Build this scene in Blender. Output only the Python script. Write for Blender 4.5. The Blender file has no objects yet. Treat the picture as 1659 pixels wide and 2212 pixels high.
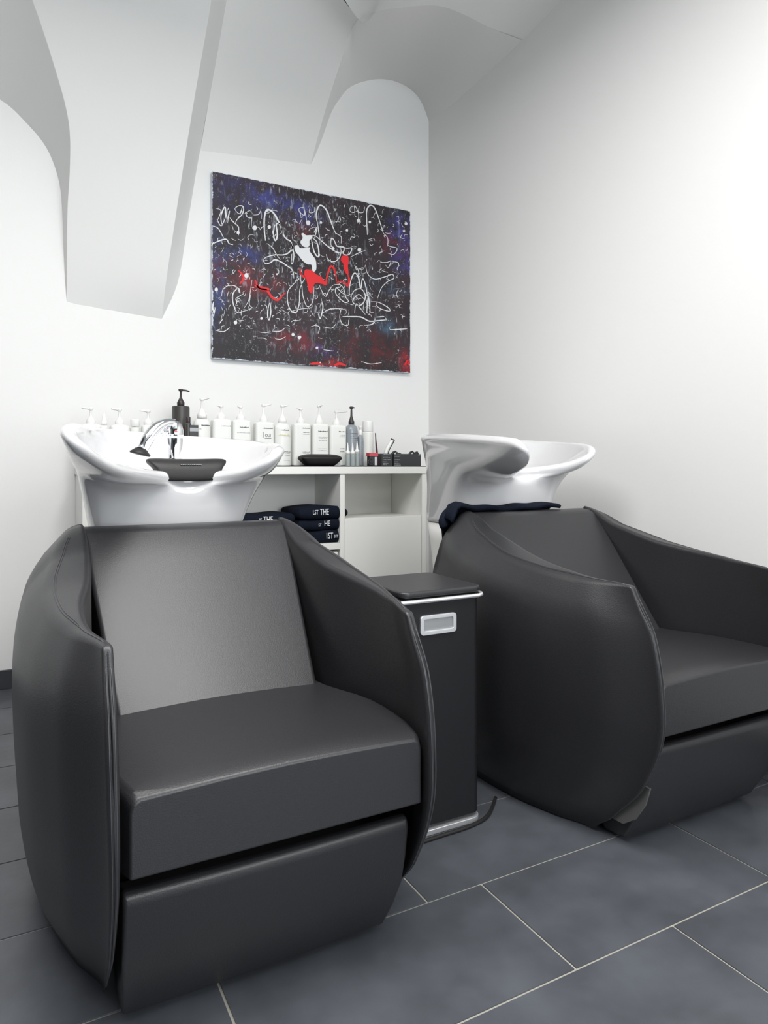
import bpy, bmesh, math, random
from mathutils import Vector, Matrix
random.seed(7)
S = bpy.context.scene
COL = S.collection
PI = math.pi
# ------------------------------------------------------------------ camera, world, lights, exposure
cam_d = bpy.data.cameras.new('camera'); cam = bpy.data.objects.new('camera', cam_d); COL.objects.link(cam)
cam.location = (0, 0, 0.94); cam.rotation_euler = (PI / 2, 0, -math.radians(28.2))
cam_d.sensor_fit = 'VERTICAL'; cam_d.sensor_height = 36.0; cam_d.lens = 1490 / 2212 * 36.0
cam_d.shift_y = -97 / 2212; cam_d.clip_start = 0.02
S.camera = cam
S.view_settings.view_transform = 'Standard'; S.view_settings.look = 'None'; S.view_settings.gamma = 1
S.view_settings.use_curve_mapping = False
S.view_settings.exposure = 0.68
W = bpy.data.worlds.new('world'); S.world = W; W.use_nodes = True
W.node_tree.nodes['Background'].inputs[0].default_value = (0.86, 0.93, 1.0, 1)
W.node_tree.nodes['Background'].inputs[1].default_value = 1.0

def area(name, loc, target, sx, sy, power, color=(1, 1, 1), spread=180):
    d = bpy.data.lights.new(name, 'AREA'); d.shape = 'RECTANGLE'; d.size = sx; d.size_y = sy
    d.energy = power; d.color = color; d.spread = math.radians(spread)
    o = bpy.data.objects.new(name, d); COL.objects.link(o); o.location = loc
    v = Vector(target) - Vector(loc); o.rotation_euler = v.to_track_quat('-Z', 'Y').to_euler()
    return o
area('ceiling_light', (-0.05, 1.05, 2.80), (-0.05, 1.05, 0), 2.0, 1.2, 48, (1, 0.99, 0.97))
area('ceiling_light', (0.85, -0.10, 2.92), (0.8, -0.1, 0), 1.4, 0.45, 25, (1, 0.99, 0.97))
area('window_light', (1.0, -2.4, 1.6), (0.2, 2, 2.1), 2.4, 2.0, 56, (0.95, 0.98, 1.0))

# ------------------------------------------------------------------ materials
def mat(name, col, rough=0.5, metal=0.0, bump=0.0, bscale=200, spec=0.5, var=0.0, vscale=3, coat=0.0, trans=0.0, vcol=None):
    m = bpy.data.materials.new(name); m.use_nodes = True
    nt = m.node_tree; b = nt.nodes['Principled BSDF']
    b.inputs['Base Color'].default_value = (*col, 1); b.inputs['Roughness'].default_value = rough
    b.inputs['Metallic'].default_value = metal; b.inputs['Specular IOR Level'].default_value = spec
    b.inputs['Coat Weight'].default_value = coat; b.inputs['Coat Roughness'].default_value = 0.08
    b.inputs['Transmission Weight'].default_value = trans
    tc = nt.nodes.new('ShaderNodeTexCoord')
    if bump:
        n = nt.nodes.new('ShaderNodeTexNoise'); n.inputs['Scale'].default_value = bscale; n.inputs['Detail'].default_value = 3
        nt.links.new(tc.outputs['Object'], n.inputs['Vector'])
        bp = nt.nodes.new('ShaderNodeBump'); bp.inputs['Strength'].default_value = bump; bp.inputs['Distance'].default_value = 0.002
        nt.links.new(n.outputs['Fac'], bp.inputs['Height']); nt.links.new(bp.outputs['Normal'], b.inputs['Normal'])
    if var:
        n = nt.nodes.new('ShaderNodeTexNoise'); n.inputs['Scale'].default_value = vscale; n.inputs['Detail'].default_value = 6
        nt.links.new(tc.outputs['Object'], n.inputs['Vector'])
        r = nt.nodes.new('ShaderNodeValToRGB')
        c2 = vcol or tuple(min(1, c * (1 + var)) for c in col)
        r.color_ramp.elements[0].position = 0.35; r.color_ramp.elements[1].position = 0.68
        r.color_ramp.elements[0].color = (*[c * (1 - var) for c in col], 1); r.color_ramp.elements[1].color = (*c2, 1)
        nt.links.new(n.outputs['Fac'], r.inputs[0]); nt.links.new(r.outputs[0], b.inputs['Base Color'])
    return m
M = {}
M['plaster'] = mat('white_plaster', (0.82, 0.82, 0.81), 0.85, bump=0.15, bscale=60, spec=0.2)
M['vault'] = mat('vault_plaster', (0.76, 0.76, 0.75), 0.9, bump=0.15, bscale=50, spec=0.2)
M['leather'] = mat('black_leather', (0.020, 0.020, 0.0225), 0.42, bump=0.22, bscale=420, spec=0.48, coat=0.12)
M['leather'].node_tree.nodes['Principled BSDF'].inputs['Coat Roughness'].default_value = 0.25
M['thread'] = mat('leather_seam', (0.05, 0.05, 0.055), 0.4)
M['dark_base'] = mat('dark_base', (0.012, 0.012, 0.013), 0.6)
M['ceramic'] = mat('white_ceramic', (0.65, 0.65, 0.66), 0.12, coat=0.6, spec=0.6)
M['pedestal'] = mat('white_pedestal', (0.78, 0.77, 0.75), 0.35)
M['chrome'] = mat('chrome', (0.85, 0.86, 0.88), 0.06, metal=1)
M['silver'] = mat('silver_trim', (0.82, 0.83, 0.85), 0.28, metal=0.7)
M['greymetal'] = mat('grey_recess', (0.30, 0.31, 0.32), 0.4, metal=0.3)
M['rubber'] = mat('black_rubber', (0.016, 0.015, 0.015), 0.5, bump=0.2, bscale=300, spec=0.35)
M['cabinet'] = mat('white_laminate', (0.83, 0.83, 0.80), 0.45)
M['panel'] = mat('black_panel', (0.010, 0.010, 0.012), 0.5, spec=0.3)
M['mat'] = mat('black_mat', (0.02, 0.02, 0.02), 0.6)
M['lit_side'] = mat('lit_side_grey', (0.11, 0.112, 0.105), 0.45)  # paler than the leather: grazing light put into the colour
M['gap'] = mat('dark_joint', (0.02, 0.02, 0.02), 0.8)
M['tile'] = mat('slate_tile', (0.075, 0.081, 0.093), 0.32, bump=0.35, bscale=25, var=0.2, vscale=7, spec=0.5)
M['grout'] = mat('pale_grout', (0.36, 0.35, 0.31), 0.9)
M['charcoal'] = mat('charcoal_wall', (0.04, 0.042, 0.046), 0.6)
M['skirting'] = mat('slate_skirting', (0.035, 0.038, 0.045), 0.5)
M['terry'] = mat('navy_terry', (0.008, 0.011, 0.020), 0.95, bump=0.9, bscale=350, spec=0.1)
M['whiteprint'] = mat('white_print', (0.75, 0.76, 0.78), 0.8)
M['blackprint'] = mat('black_print', (0.03, 0.03, 0.035), 0.7)
M['yellowprint'] = mat('yellow_print', (0.65, 0.58, 0.36), 0.7)
M['redprint'] = mat('red_print', (0.45, 0.12, 0.12), 0.7)
M['bottle'] = mat('white_plastic', (0.80, 0.81, 0.78), 0.35)
M['pump'] = mat('pump_plastic', (0.84, 0.84, 0.82), 0.35)
M['dbottle'] = mat('dark_plastic', (0.055, 0.052, 0.050), 0.4)
M['dpump'] = mat('dark_pump', (0.030, 0.022, 0.024), 0.4)
M['bluebottle'] = mat('blue_grey_plastic', (0.27, 0.30, 0.33), 0.25)
M['applicator'] = mat('translucent_grey_plastic', (0.45, 0.50, 0.50), 0.25, trans=0.3)
M['red'] = mat('red_card', (0.60, 0.08, 0.10), 0.5)
M['plum'] = mat('plum_handle', (0.07, 0.015, 0.03), 0.35)
M['clip'] = mat('black_clip', (0.02, 0.024, 0.024), 0.4)
M['boxblack'] = mat('black_card', (0.035, 0.037, 0.040), 0.5)

# ------------------------------------------------------------------ helpers
def link(name, me, m, parent=None, smooth=True, bevel=0, seg=3, sub=0, angle=35):
    o = bpy.data.objects.new(name, me); COL.objects.link(o)
    if m is not None and not me.materials: me.materials.append(m)
    if smooth:
        for p in me.polygons: p.use_smooth = True
    if bevel:
        b = o.modifiers.new('bevel', 'BEVEL'); b.width = bevel; b.segments = seg
        b.limit_method = 'ANGLE'; b.angle_limit = math.radians(angle); b.harden_normals = False
    if sub:
        s = o.modifiers.new('sub', 'SUBSURF'); s.levels = sub; s.render_levels = sub
    if smooth:
        wn = o.modifiers.new('wn', 'WEIGHTED_NORMAL'); wn.keep_sharp = True
    if parent: o.parent = parent
    return o
def from_bm(name, bm, m, parent=None, **k):
    bmesh.ops.recalc_face_normals(bm, faces=bm.faces)
    me = bpy.data.meshes.new(name); bm.to_mesh(me); bm.free()
    return link(name, me, m, parent, **k)
def tag(o, label=None, cat=None, group=None, kind=None):
    if label: o['label'] = label
    if cat: o['category'] = cat
    if group: o['group'] = group
    if kind: o['kind'] = kind
    return o
def thing(name, label, cat, loc=(0, 0, 0), group=None):
    o = bpy.data.objects.new(name, None); COL.objects.link(o); o.location = loc; o.empty_display_size = 0.05
    return tag(o, label, cat, group)
def box(bm, x0, x1, y0, y1, z0, z1):
    v = [bm.verts.new(p) for p in [(x0, y0, z0), (x1, y0, z0), (x1, y1, z0), (x0, y1, z0), (x0, y0, z1), (x1, y0, z1), (x1, y1, z1), (x0, y1, z1)]]
    for f in [(0, 1, 2, 3), (7, 6, 5, 4), (0, 4, 5, 1), (1, 5, 6, 2), (2, 6, 7, 3), (3, 7, 4, 0)]: bm.faces.new([v[i] for i in f])
def boxo(name, b, m, parent=None, bevel=0.002, **k):
    bm = bmesh.new(); box(bm, *b); return from_bm(name, bm, m, parent, bevel=bevel, **k)
def loft(bm, rings, close=True, cap0=False, cap1=False):
    vr = [[bm.verts.new(p) for p in r] for r in rings]
    n = len(rings[0])
    for a, b in zip(vr[:-1], vr[1:]):
        for i in range(n if close else n - 1):
            j = (i + 1) % n; bm.faces.new((a[i], a[j], b[j], b[i]))
    if cap0: bm.faces.new(vr[0][::-1])
    if cap1: bm.faces.new(vr[-1])
    return vr
def lathe(bm, prof, cx=0, cy=0, n=24, sx=1, sy=1):
    rings = [[(cx + max(r, 1e-5) * sx * math.cos(2 * PI * i / n), cy + max(r, 1e-5) * sy * math.sin(2 * PI * i / n), z) for i in range(n)] for r, z in prof]
    loft(bm, rings, True, True, True)
def cat(pts, n, closed=False):
    """Catmull-Rom through pts, n samples evenly spaced by arc length"""
    P = [Vector(p) for p in pts]; L = len(P); out = []
    segs = L if closed else L - 1
    for s in range(segs):
        if closed: p0, p1, p2, p3 = P[(s - 1) % L], P[s], P[(s + 1) % L], P[(s + 2) % L]
        else: p0, p1, p2, p3 = P[max(s - 1, 0)], P[s], P[s + 1], P[min(s + 2, L - 1)]
        for k in range(12):
            t = k / 12
            out.append(0.5 * ((2 * p1) + (p2 - p0) * t + (2 * p0 - 5 * p1 + 4 * p2 - p3) * t * t + (3 * p1 - p0 - 3 * p2 + p3) * t ** 3))
    out.append(P[0] if closed else P[-1])
    d = [0]
    for a, b in zip(out[:-1], out[1:]): d.append(d[-1] + (b - a).length)
    res = []; j = 0
    m = n if closed else n - 1
    for i in range(n):
        t = d[-1] * i / m
        while j < len(d) - 2 and d[j + 1] < t: j += 1
        u = (t - d[j]) / max(1e-9, d[j + 1] - d[j]); res.append(out[j].lerp(out[j + 1], min(1, max(0, u))))
    return res
def lerp_tab(tab, x):
    if x <= tab[0][0]: return tab[0][1]
    for i in range(len(tab) - 1):
        (a, va), (b, vb) = tab[i], tab[i + 1]
        if x <= b:
            p = tab[i - 1][1] if i else va; q = tab[i + 2][1] if i + 2 < len(tab) else vb
            t = (x - a) / (b - a)
            return 0.5 * (2 * va + (vb - p) * t + (2 * p - 5 * va + 4 * vb - q) * t * t + (3 * va - p - 3 * vb + q) * t ** 3)
    return tab[-1][1]
def tube(bm, pts, r, n=8, cap=True, radii=None):
    P = [Vector(p) for p in pts]; rings = []; up = None
    for i, p in enumerate(P):
        t = (P[min(i + 1, len(P) - 1)] - P[max(i - 1, 0)]).normalized()
        if up is None:
            up = Vector((0, 0, 1)) if abs(t.z) < 0.9 else Vector((1, 0, 0))
        a = t.cross(up).normalized(); b = a.cross(t).normalized(); up = b
        rr = radii[i] if radii else r
        rings.append([p + a * math.cos(2 * PI * k / n) * rr + b * math.sin(2 * PI * k / n) * rr for k in range(n)])
    loft(bm, rings, True, cap, cap)
def text_bm(bm, s, mtx, size, ext=0.0006, sx=1.0):
    cu = bpy.data.curves.new('t', 'FONT'); cu.body = s; cu.size = size; cu.extrude = ext; cu.align_x = 'CENTER'; cu.align_y = 'CENTER'
    cu.resolution_u = 3
    o = bpy.data.objects.new('t', cu); COL.objects.link(o)
    me = bpy.data.meshes.new_from_object(o.evaluated_get(bpy.context.evaluated_depsgraph_get()))
    me.transform(mtx @ Matrix.Diagonal((sx, 1, 1, 1)))
    bm.from_mesh(me); bpy.data.objects.remove(o); bpy.data.curves.remove(cu); bpy.data.meshes.remove(me)
FRONT = Matrix.Rotation(PI / 2, 4, 'X')          # text lying in XZ, read from -Y
def copy_tree(root, loc, label, skip=()):
    r = root.copy(); COL.objects.link(r); r.location = loc; r['label'] = label
    for ch in root.children:
        if ch.name.split('.')[0] in skip: continue
        c = ch.copy(); COL.objects.link(c); c.parent = r
        for g in ch.children:
            d = g.copy(); COL.objects.link(d); d.parent = c
    return r

# ------------------------------------------------------------------ setting
def st(o): o['kind'] = 'structure'; return o
XW, YW = 2.08, 3.34
bm = bmesh.new()                                     # floor: grout bed and tiles with real joints
rows = {-1: 0.59, 0: 0.328, 1: 0.187, 2: 0.45, 3: 0.30, 4: 0.15, 5: 0.38}
g = 0.0028
tiles = []
for k in range(-13, 8):
    y0 = 0.968 + 0.3 * k; y1 = min(y0 + 0.3, YW)
    if y0 >= YW: break
    off = rows.get(k, (0.39 - 0.2 * k) % 0.6)
    j = -6
    while True:
        x0 = off + 0.6 * j; x1 = x0 + 0.6; j += 1
        if x1 < -2.6: continue
        if x0 > XW: break
        a, b = max(x0, -2.6), min(x1, XW)
        if b - a > 0.01: box(bm, a + g, b - g, y0 + g, y1 - g, -0.012, 0.0)
nt = len(bm.faces)
box(bm, -2.6, XW, -2.95, YW, -0.05, -0.0025)
bmesh.ops.recalc_face_normals(bm, faces=bm.faces)
me = bpy.data.meshes.new('floor'); bm.to_mesh(me); bm.free(); me.materials.append(M['tile']); me.materials.append(M['grout'])
for i, p in enumerate(me.polygons): p.material_index = 0 if i < nt else 1
fl = link('floor', me, None, smooth=False); st(fl)
st(boxo('wall_back', (-2.6, XW + 0.15, YW, YW + 0.15, -0.05, 3.5), M['plaster'], bevel=0))
st(boxo('wall_right', (XW, XW + 0.15, -2.95, YW, -0.05, 3.5), M['plaster'], bevel=0))
st(boxo('wall_left', (-2.75, -2.6, -2.95, YW + 0.15, -0.05, 3.5), M['charcoal'], bevel=0))
# front wall behind the viewer, with a wide shop window
bm = bmesh.new()
box(bm, -2.6, XW, -3.1, -2.95, -0.05, 0.6); box(bm, -2.6, XW, -3.1, -2.95, 2.6, 3.5)
box(bm, -2.6, -1.2, -3.1, -2.95, 0.6, 2.6); box(bm, 1.9, XW, -3.1, -2.95, 0.6, 2.6)
st(from_bm('wall_front', bm, M['charcoal'], smooth=False))  # out of view; dark colour put in to dim reflections on the chair fronts
bm = bmesh.new()
for b in [(-1.2, 1.9, 0.6, 0.66), (-1.2, 1.9, 2.54, 2.6), (-1.2, -1.14, 0.66, 2.54), (1.84, 1.9, 0.66, 2.54), (0.32, 0.38, 0.66, 2.54)]:
    box(bm, b[0], b[1], -3.08, -3.0, b[2], b[3])
st(from_bm('window_1', bm, M['cabinet'], smooth=False))
st(boxo('baseboard_back', (-2.6, XW, YW - 0.012, YW, 0, 0.08), M['skirting']))
st(boxo('baseboard_right', (XW - 0.012, XW, -2.95, YW - 0.012, 0, 0.08), M['skirting']))
# vaulted ceiling
C0 = [(0.20, 3.36, 1.62), (0.19, 3.36, 1.85), (0.185, 3.36, 2.02), (0.17, 3.36, 2.18), (0.12, 3.36, 2.32), (0.03, 3.36, 2.42), (-0.05, 3.36, 2.48), (-0.19, 3.36, 2.53), (-0.38, 3.36, 2.56), (-0.8, 3.36, 2.5), (-1.2, 3.36, 2.2)]
C1 = [(0.205, 3.345, 1.649), (0.202, 3.290, 1.863), (0.201, 3.240, 2.047), (0.207, 3.180, 2.223), (0.197, 3.120, 2.369), (0.145, 3.050, 2.529), (0.061, 2.950, 2.720), (-0.016, 2.860, 2.827), (-0.126, 2.720, 2.900)]
C2 = [(0.611, 3.345, 1.626), (0.613, 3.270, 1.768), (0.635, 3.200, 2.006), (0.673, 3.100, 2.365), (0.698, 3.000, 2.615), (0.716, 2.920, 2.789), (0.727, 2.860, 2.918), (0.746, 2.720, 3.171)]
C3 = [(0.611, 3.350, 1.627), (0.692, 3.350, 1.818), (0.740, 3.350, 2.135), (0.788, 3.340, 2.462), (0.822, 3.280, 2.720), (0.841, 3.200, 2.903), (0.851, 3.100, 3.062), (0.860, 3.020, 3.182), (0.881, 2.850, 3.434)]
C3b = [(0.788, 3.340, 2.462), (0.822, 3.280, 2.720), (0.841, 3.200, 2.903), (0.851, 3.100, 3.062), (0.860, 3.020, 3.182), (0.881, 2.850, 3.434)]
C4 = [(1.359, 3.340, 2.514), (1.380, 3.260, 2.679), (1.397, 3.170, 2.815), (1.407, 3.070, 2.922), (1.396, 2.950, 2.983), (1.381, 2.820, 2.976), (1.423, 2.720, 2.967), (1.490, 2.650, 2.962), (1.645, 2.590, 2.988), (1.773, 2.560, 2.973), (1.912, 2.540, 2.941), (2.09, 2.516, 2.92)]
C5 = [(1.385, 3.36, 2.53), (1.43, 3.36, 2.65), (1.48, 3.36, 2.80), (1.53, 3.36, 2.89), (1.59, 3.36, 2.97), (1.68, 3.36, 3.03), (1.78, 3.36, 3.07), (1.88, 3.36, 3.08), (1.97, 3.36, 3.06), (2.04, 3.36, 3.00), (2.10, 3.36, 2.86)]
bm = bmesh.new()
def sheet(a, b, n, m):
    A, B = cat(a, n), cat(b, n)
    loft(bm, [[p.lerp(q, k / m) for p, q in zip(A, B)] for k in range(m + 1)], False)
sheet(C0[8:], [C1[-1], (-0.6, 2.3, 2.9), (-1.2, 2.2, 2.5)], 20, 6)
sheet(C3b, C4[:6], 40, 6)                                        # small springer
sheet(C5, C4, 80, 8)                                             # right lunette
Fm = [C3b[-1], (1.15, 2.80, 3.2)] + C4[5:] + [(2.09, 2.419, 2.878), (2.09, 2.241, 2.848), (2.09, 2.029, 2.817)]
A = cat(Fm, 80)
def bl(p): return max(0, min(1, (1.55 - p.x) / 0.25))
loft(bm, [A, [p + Vector((0, -0.30 + .16 * bl(p), 0.03 + .22 * bl(p))) for p in A], [p + Vector((0, -1.2 + .6 * bl(p), (0.05 if p.x < 1.9 else -0.1) + .35 * bl(p))) for p in A]], False)
# undersides where the springers die into the wall
loft(bm, [[Vector(C1[0]), Vector(C2[0])], [Vector((0.2, 3.36, 1.60)), Vector((0.61, 3.36, 1.60))]], False)
loft(bm, [[Vector(C3b[0]), Vector(C4[0])], [Vector((0.788, 3.36, 2.45)), Vector((1.37, 3.36, 2.50))]], False)
nv = len(bm.faces)
box(bm, -2.6, XW, -2.95, YW, 3.45, 3.55)
ce = from_bm('ceiling', bm, M['vault']); st(ce)
ce.modifiers.clear()
for p in ce.data.polygons: p.use_smooth = True
e = ce.modifiers.new('es', 'EDGE_SPLIT'); e.split_angle = math.radians(40)

bm = bmesh.new()
sheet(C0[:9], C1, 50, 6)                                         # left lunette
sheet(C1, C2, 50, 4)                                             # large springer, face
sheet(C2, C3, 50, 3)                                             # large springer, flank
bmesh.ops.remove_doubles(bm, verts=bm.verts, dist=1e-4)
ce = from_bm('ceiling', bm, M['vault'], bevel=0.03, seg=4, angle=22); st(ce)
# ------------------------------------------------------------------ shampoo chair (origin on the floor at its centre line, y as in the room)
CX = 0.41; PITCH = 1.18
def yfront(z): return lerp_tab([(0.0, 1.33), (0.06, 1.262), (0.164, 1.168), (0.3, 1.105), (0.42, 1.10), (0.55, 1.125), (0.655, 1.185)], z)
def ztop(y): return lerp_tab([(1.10, 0.652), (1.187, 0.655), (1.35, 0.660), (1.574, 0.688), (1.755, 0.735), (1.86, 0.782), (1.93, 0.79)], y)
TS = [0, .15, .35, .6, .85, 1]
TAB = {0: (.268, .305, .337, .352, .350, .34), .12: (.276, .320, .360, .382, .380, .365), .3: (.283, .335, .378, .400, .398, .385), .7: (.290, .345, .392, .412, .412, .40),
       .9: (.290, .342, .380, .400, .385, .36), 1: (.288, .320, .348, .352, .322, .292)}
def uout(s, t):
    return lerp_tab([(tt, lerp_tab(list(zip(TS, TAB[tt])), s)) for tt in sorted(TAB)], t)
def uin(s, t):
    a = lerp_tab(list(zip(TS, (.270, .292, .292, .264, .252, .255))), s)
    return a
def arm_pt(s, t, side, sg):
    zt = 0.655
    for _ in range(3):
        zz = 0.004 + t * (zt - 0.004); y = yfront(zz) + s * (1.92 - 0.03 * t - yfront(zz)); zt = ztop(y)
    return Vector((sg * (uin(s, t) if side == 'in' else uout(s, t)), y, 0.004 + t * (zt - 0.004)))
def arm_bm(sg):
    bm = bmesh.new(); NS, NT = 34, 26; rings = []
    def section(s):
        inn = [arm_pt(s, k / NT, 'in', sg) for k in range(NT + 1)]; out = [arm_pt(s, 1 - k / NT, 'out', sg) for k in range(NT + 1)]
        lift = 0.012 * min(1, 4 * s); inn[-1] = inn[-1] + Vector((0, 0, lift))
        A, B = inn[-1], out[0]; w = (B - A).length; r = min(0.016, w * 0.42); d = (B - A) / w
        def arc(p0, c, p1, n=5): return [p0.lerp(c, k / n).lerp(c.lerp(p1, k / n), k / n) for k in range(n + 1)]
        up = (inn[-3] - A).normalized(); dn = (out[2] - B).normalized()
        return inn[:-2] + arc(A + up * r, A, A + d * r) + [A.lerp(B, 0.5)] + arc(B - d * r, B, B + dn * r) + out[2:]
    first = section(0); n = len(first)
    for ph in (8, 25, 45, 66):                       # rounded nose along the front edge
        a = math.radians(ph); ring = []
        for k in range(n):
            p, q = first[k], first[n - 1 - k]; m = p.lerp(q, 0.5)
            z = p.z - 0.010 * (1 - math.sin(a)) * max(0, (p.z - 0.55) / 0.1)
            ring.append(Vector((m.x + (p.x - m.x) * math.sin(a), p.y - 0.011 * math.cos(a), z)))
        rings.append(ring)
    for i in range(NS + 1): rings.append(section((i / NS) ** 1.35))
    loft(bm, rings, True, True, True)
    return bm
chair = thing('shampoo_chair', 'black leather shampoo chair in the foreground, in front of the basin with the chrome tap', 'chair', (CX, 0, 0), 'black leather shampoo chairs')
for sg in (-1, 1):
    a = from_bm('armrest', arm_bm(sg), M['leather'], chair)
    for off in (0.30, 0.72):                         # twin topstitching beside the front and top seams
        bm = bmesh.new(); line = []
        for t in range(3, 39):
            p, q = arm_pt(0, t / 40, 'out', sg), arm_pt(0, t / 40, 'in', sg); m = p.lerp(q, off)
            line.append(m + Vector((0, -0.0105 * math.sqrt(max(0, 1 - (2 * off - 1) ** 2)) , 0)))
        for k in range(3, 38):
            s_ = (k / 40) ** 1.35; p, q = arm_pt(s_, 1, 'out', sg), arm_pt(s_, 1, 'in', sg) + Vector((0, 0, 0.012 * min(1, 4 * s_)))
            w = (q - p).length; f = min(0.45 + 0.1 * off, (0.012 + 0.010 * off) / w); line.append(p.lerp(q, f) + Vector((0, 0, 0.0004)))
        tube(bm, line, 0.0010, 5); from_bm('stitching', bm, M['thread'], a)
# backrest
def extr(bm, prof, half, n=8, crown=0.0):
    """profile in (y,z) swept across x; half(z) gives the half width"""
    rings = []
    for i in range(n + 1):
        u = -1 + 2 * i / n
        rings.append([Vector((u * half(z), y - crown * (1 - u * u), z)) for y, z in prof])
    loft(bm, rings, True, True, True)
bm = bmesh.new()
prof = [(1.505, 0.415), (1.565, 0.480), (1.63, 0.552), (1.70, 0.630), (1.77, 0.706), (1.835, 0.775), (1.862, 0.787), (1.905, 0.790), (1.925, 0.775), (1.925, 0.12), (1.53, 0.12), (1.50, 0.2)]
extr(bm, prof, lambda z: 0.222 + 0.043 * max(0, min(1, (z - .415) / .37)), 10, 0.006)
from_bm('backrest', bm, M['leather'], chair, bevel=0.010, seg=3)
# seat cushion
bm = bmesh.new()
def seat_half(y): return lerp_tab([(1.10, 0.262), (1.13, 0.268), (1.2, 0.282), (1.3, 0.288), (1.38, 0.280), (1.5, 0.245), (1.6, 0.235)], y)
ys = [1.112, 1.116, 1.13, 1.16, 1.2, 1.25, 1.3, 1.35, 1.4, 1.45, 1.5, 1.56]
rings = []
for y in ys:
    fr = max(0, (1.14 - y) / 0.03); zt = 0.438 - 0.012 * fr ** 2 - 0.012 * (y - 1.12) / 0.4
    h = seat_half(y) - 0.004 * fr; zb = 0.306
    sec = [(-h, zb), (-h, zt - 0.02), (-h + 0.004, zt - 0.007), (-h + 0.014, zt)]
    sec += [(-h + 0.014 + (2 * h - 0.028) * k / 8, zt + 0.007 * math.sin(PI * k / 8)) for k in range(1, 8)]
    sec += [(h - 0.014, zt), (h - 0.004, zt - 0.007), (h, zt - 0.02), (h, zb)]
    rings.append([Vector((a, y, b)) for a, b in sec])
loft(bm, rings, True, True, True)
bmesh.ops.translate(bm, verts=bm.verts, vec=(0.006, 0, 0))
from_bm('seat', bm, M['leather'], chair, bevel=0.010, seg=4, angle=30)
# footrest flap below the seat
bm = bmesh.new()
prof = [(1.245, 0.235), (1.20, 0.252), (1.165, 0.268), (1.150, 0.264), (1.146, 0.245), (1.155, 0.19), (1.170, 0.13), (1.198, 0.07), (1.232, 0.014), (1.30, 0.006), (1.33, 0.06), (1.29, 0.14), (1.27, 0.2)]
extr(bm, prof, lambda z: 0.250 + 0.010 * max(0, min(1, (z - 0.02) / 0.1)), 10, 0.004)
from_bm('footrest', bm, M['leather'], chair, bevel=0.008, seg=3, angle=30)
boxo('base', (-0.242, 0.242, 1.34, 1.90, 0.0, 0.30), M['dark_base'], chair, bevel=0.01)
chair2 = copy_tree(chair, (CX + PITCH, 0, 0), 'black leather shampoo chair at the right wall, partly cut off by the photo edge')
# plates on the right chair's footrest sides, grazing light painted in as paler grey
for sg in (-1, 1):
    bm = bmesh.new(); pp = [(1.138, .180), (1.152, .135), (1.182, .088), (1.22, .060), (1.28, .058), (1.28, .1), (1.22, .185)]
    loft(bm, [[Vector((sg * 0.2625, y, z)) for y, z in pp], [Vector((sg * 0.2675, y, z)) for y, z in pp]], True, True, True)
    hp = from_bm('footrest_lit_side', bm, M['lit_side'], chair2, bevel=0.001); hp['label'] = 'side of the footrest, grazing light painted in as paler grey'

# ------------------------------------------------------------------ wash basins
BX, BY = 0.40, 2.10
rim = [(.092, 1.562, 1.015), (.089, 1.62, 1.025), (.102, 1.76, 1.037), (.130, 2.00, 1.053), (.185, 2.24, 1.061), (.30, 2.37, 1.062), (.45, 2.41, 1.060), (.60, 2.36, 1.056),
       (.69, 2.23, 1.048), (.715, 2.07, 1.036), (.692, 1.93, 1.027), (.668, 1.85, 1.018), (.637, 1.806, 1.004), (.600, 1.805, .982), (.555, 1.855, .956), (.495, 1.925, .940), (.42, 1.950, .933),
       (.360, 1.915, .935), (.285, 1.81, .941), (.210, 1.69, .953), (.160, 1.60, .973), (.120, 1.553, .997)]
bpl = [(.215, 2.02), (.207, 2.05), (.205, 2.09), (.205, 2.16), (.225, 2.27), (.31, 2.32), (.42, 2.325), (.53, 2.31), (.58, 2.25), (.595, 2.15), (.595, 2.08), (.59, 2.03), (.58, 1.995), (.555, 1.975),
       (.51, 1.968), (.46, 1.966), (.41, 1.966), (.36, 1.966), (.31, 1.970), (.265, 1.978), (.235, 1.990), (.22, 2.003)]
shl = [(.185, 1.955), (.168, 1.97), (.160, 2.01), (.168, 2.12), (.215, 2.265), (.31, 2.335), (.43, 2.345), (.55, 2.325), (.635, 2.26), (.655, 2.13), (.652, 2.045), (.640, 1.995), (.620, 1.965), (.585, 1.945),
       (.535, 1.935), (.48, 1.932), (.42, 1.932), (.36, 1.932), (.30, 1.935), (.255, 1.938), (.225, 1.942), (.203, 1.947)]
shl = [(x - BX, y - BY, {14: .885, 15: .885, 16: .885, 17: .890, 18: .893, 19: .895, 20: .895, 21: .896, 0: .898, 1: .898, 2: .897, 3: .895}.get(i, .895)) for i, (x, y) in enumerate(shl)]
rim = [(x - BX, y - BY, z) for x, y, z in rim]; bpl = [(x - BX, y - BY, 0.735) for x, y in bpl]
def catp(pts, per):
    P = [Vector(p) for p in pts]; L = len(P); out = []
    for s_ in range(L):
        p0, p1, p2, p3 = P[s_ - 1], P[s_], P[(s_ + 1) % L], P[(s_ + 2) % L]
        for k in range(per):
            t = k / per; out.append(0.5 * ((2 * p1) + (p2 - p0) * t + (2 * p0 - 5 * p1 + 4 * p2 - p3) * t * t + (3 * p1 - p0 - 3 * p2 + p3) * t ** 3))
    return out
R = catp(rim, 5); NR = len(R)
ctr = Vector((0.01, 0.0, 0))
def plan_in(i, d):
    """move rim point i inwards by d, in plan"""
    a, b = R[(i - 2) % NR], R[(i + 2) % NR]; t = (b - a); t.z = 0; t.normalize()
    n = Vector((-t.y, t.x, 0))
    if n.dot(ctr - Vector((R[i].x, R[i].y, 0))) < 0 and False: n = -n
    return n
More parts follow.
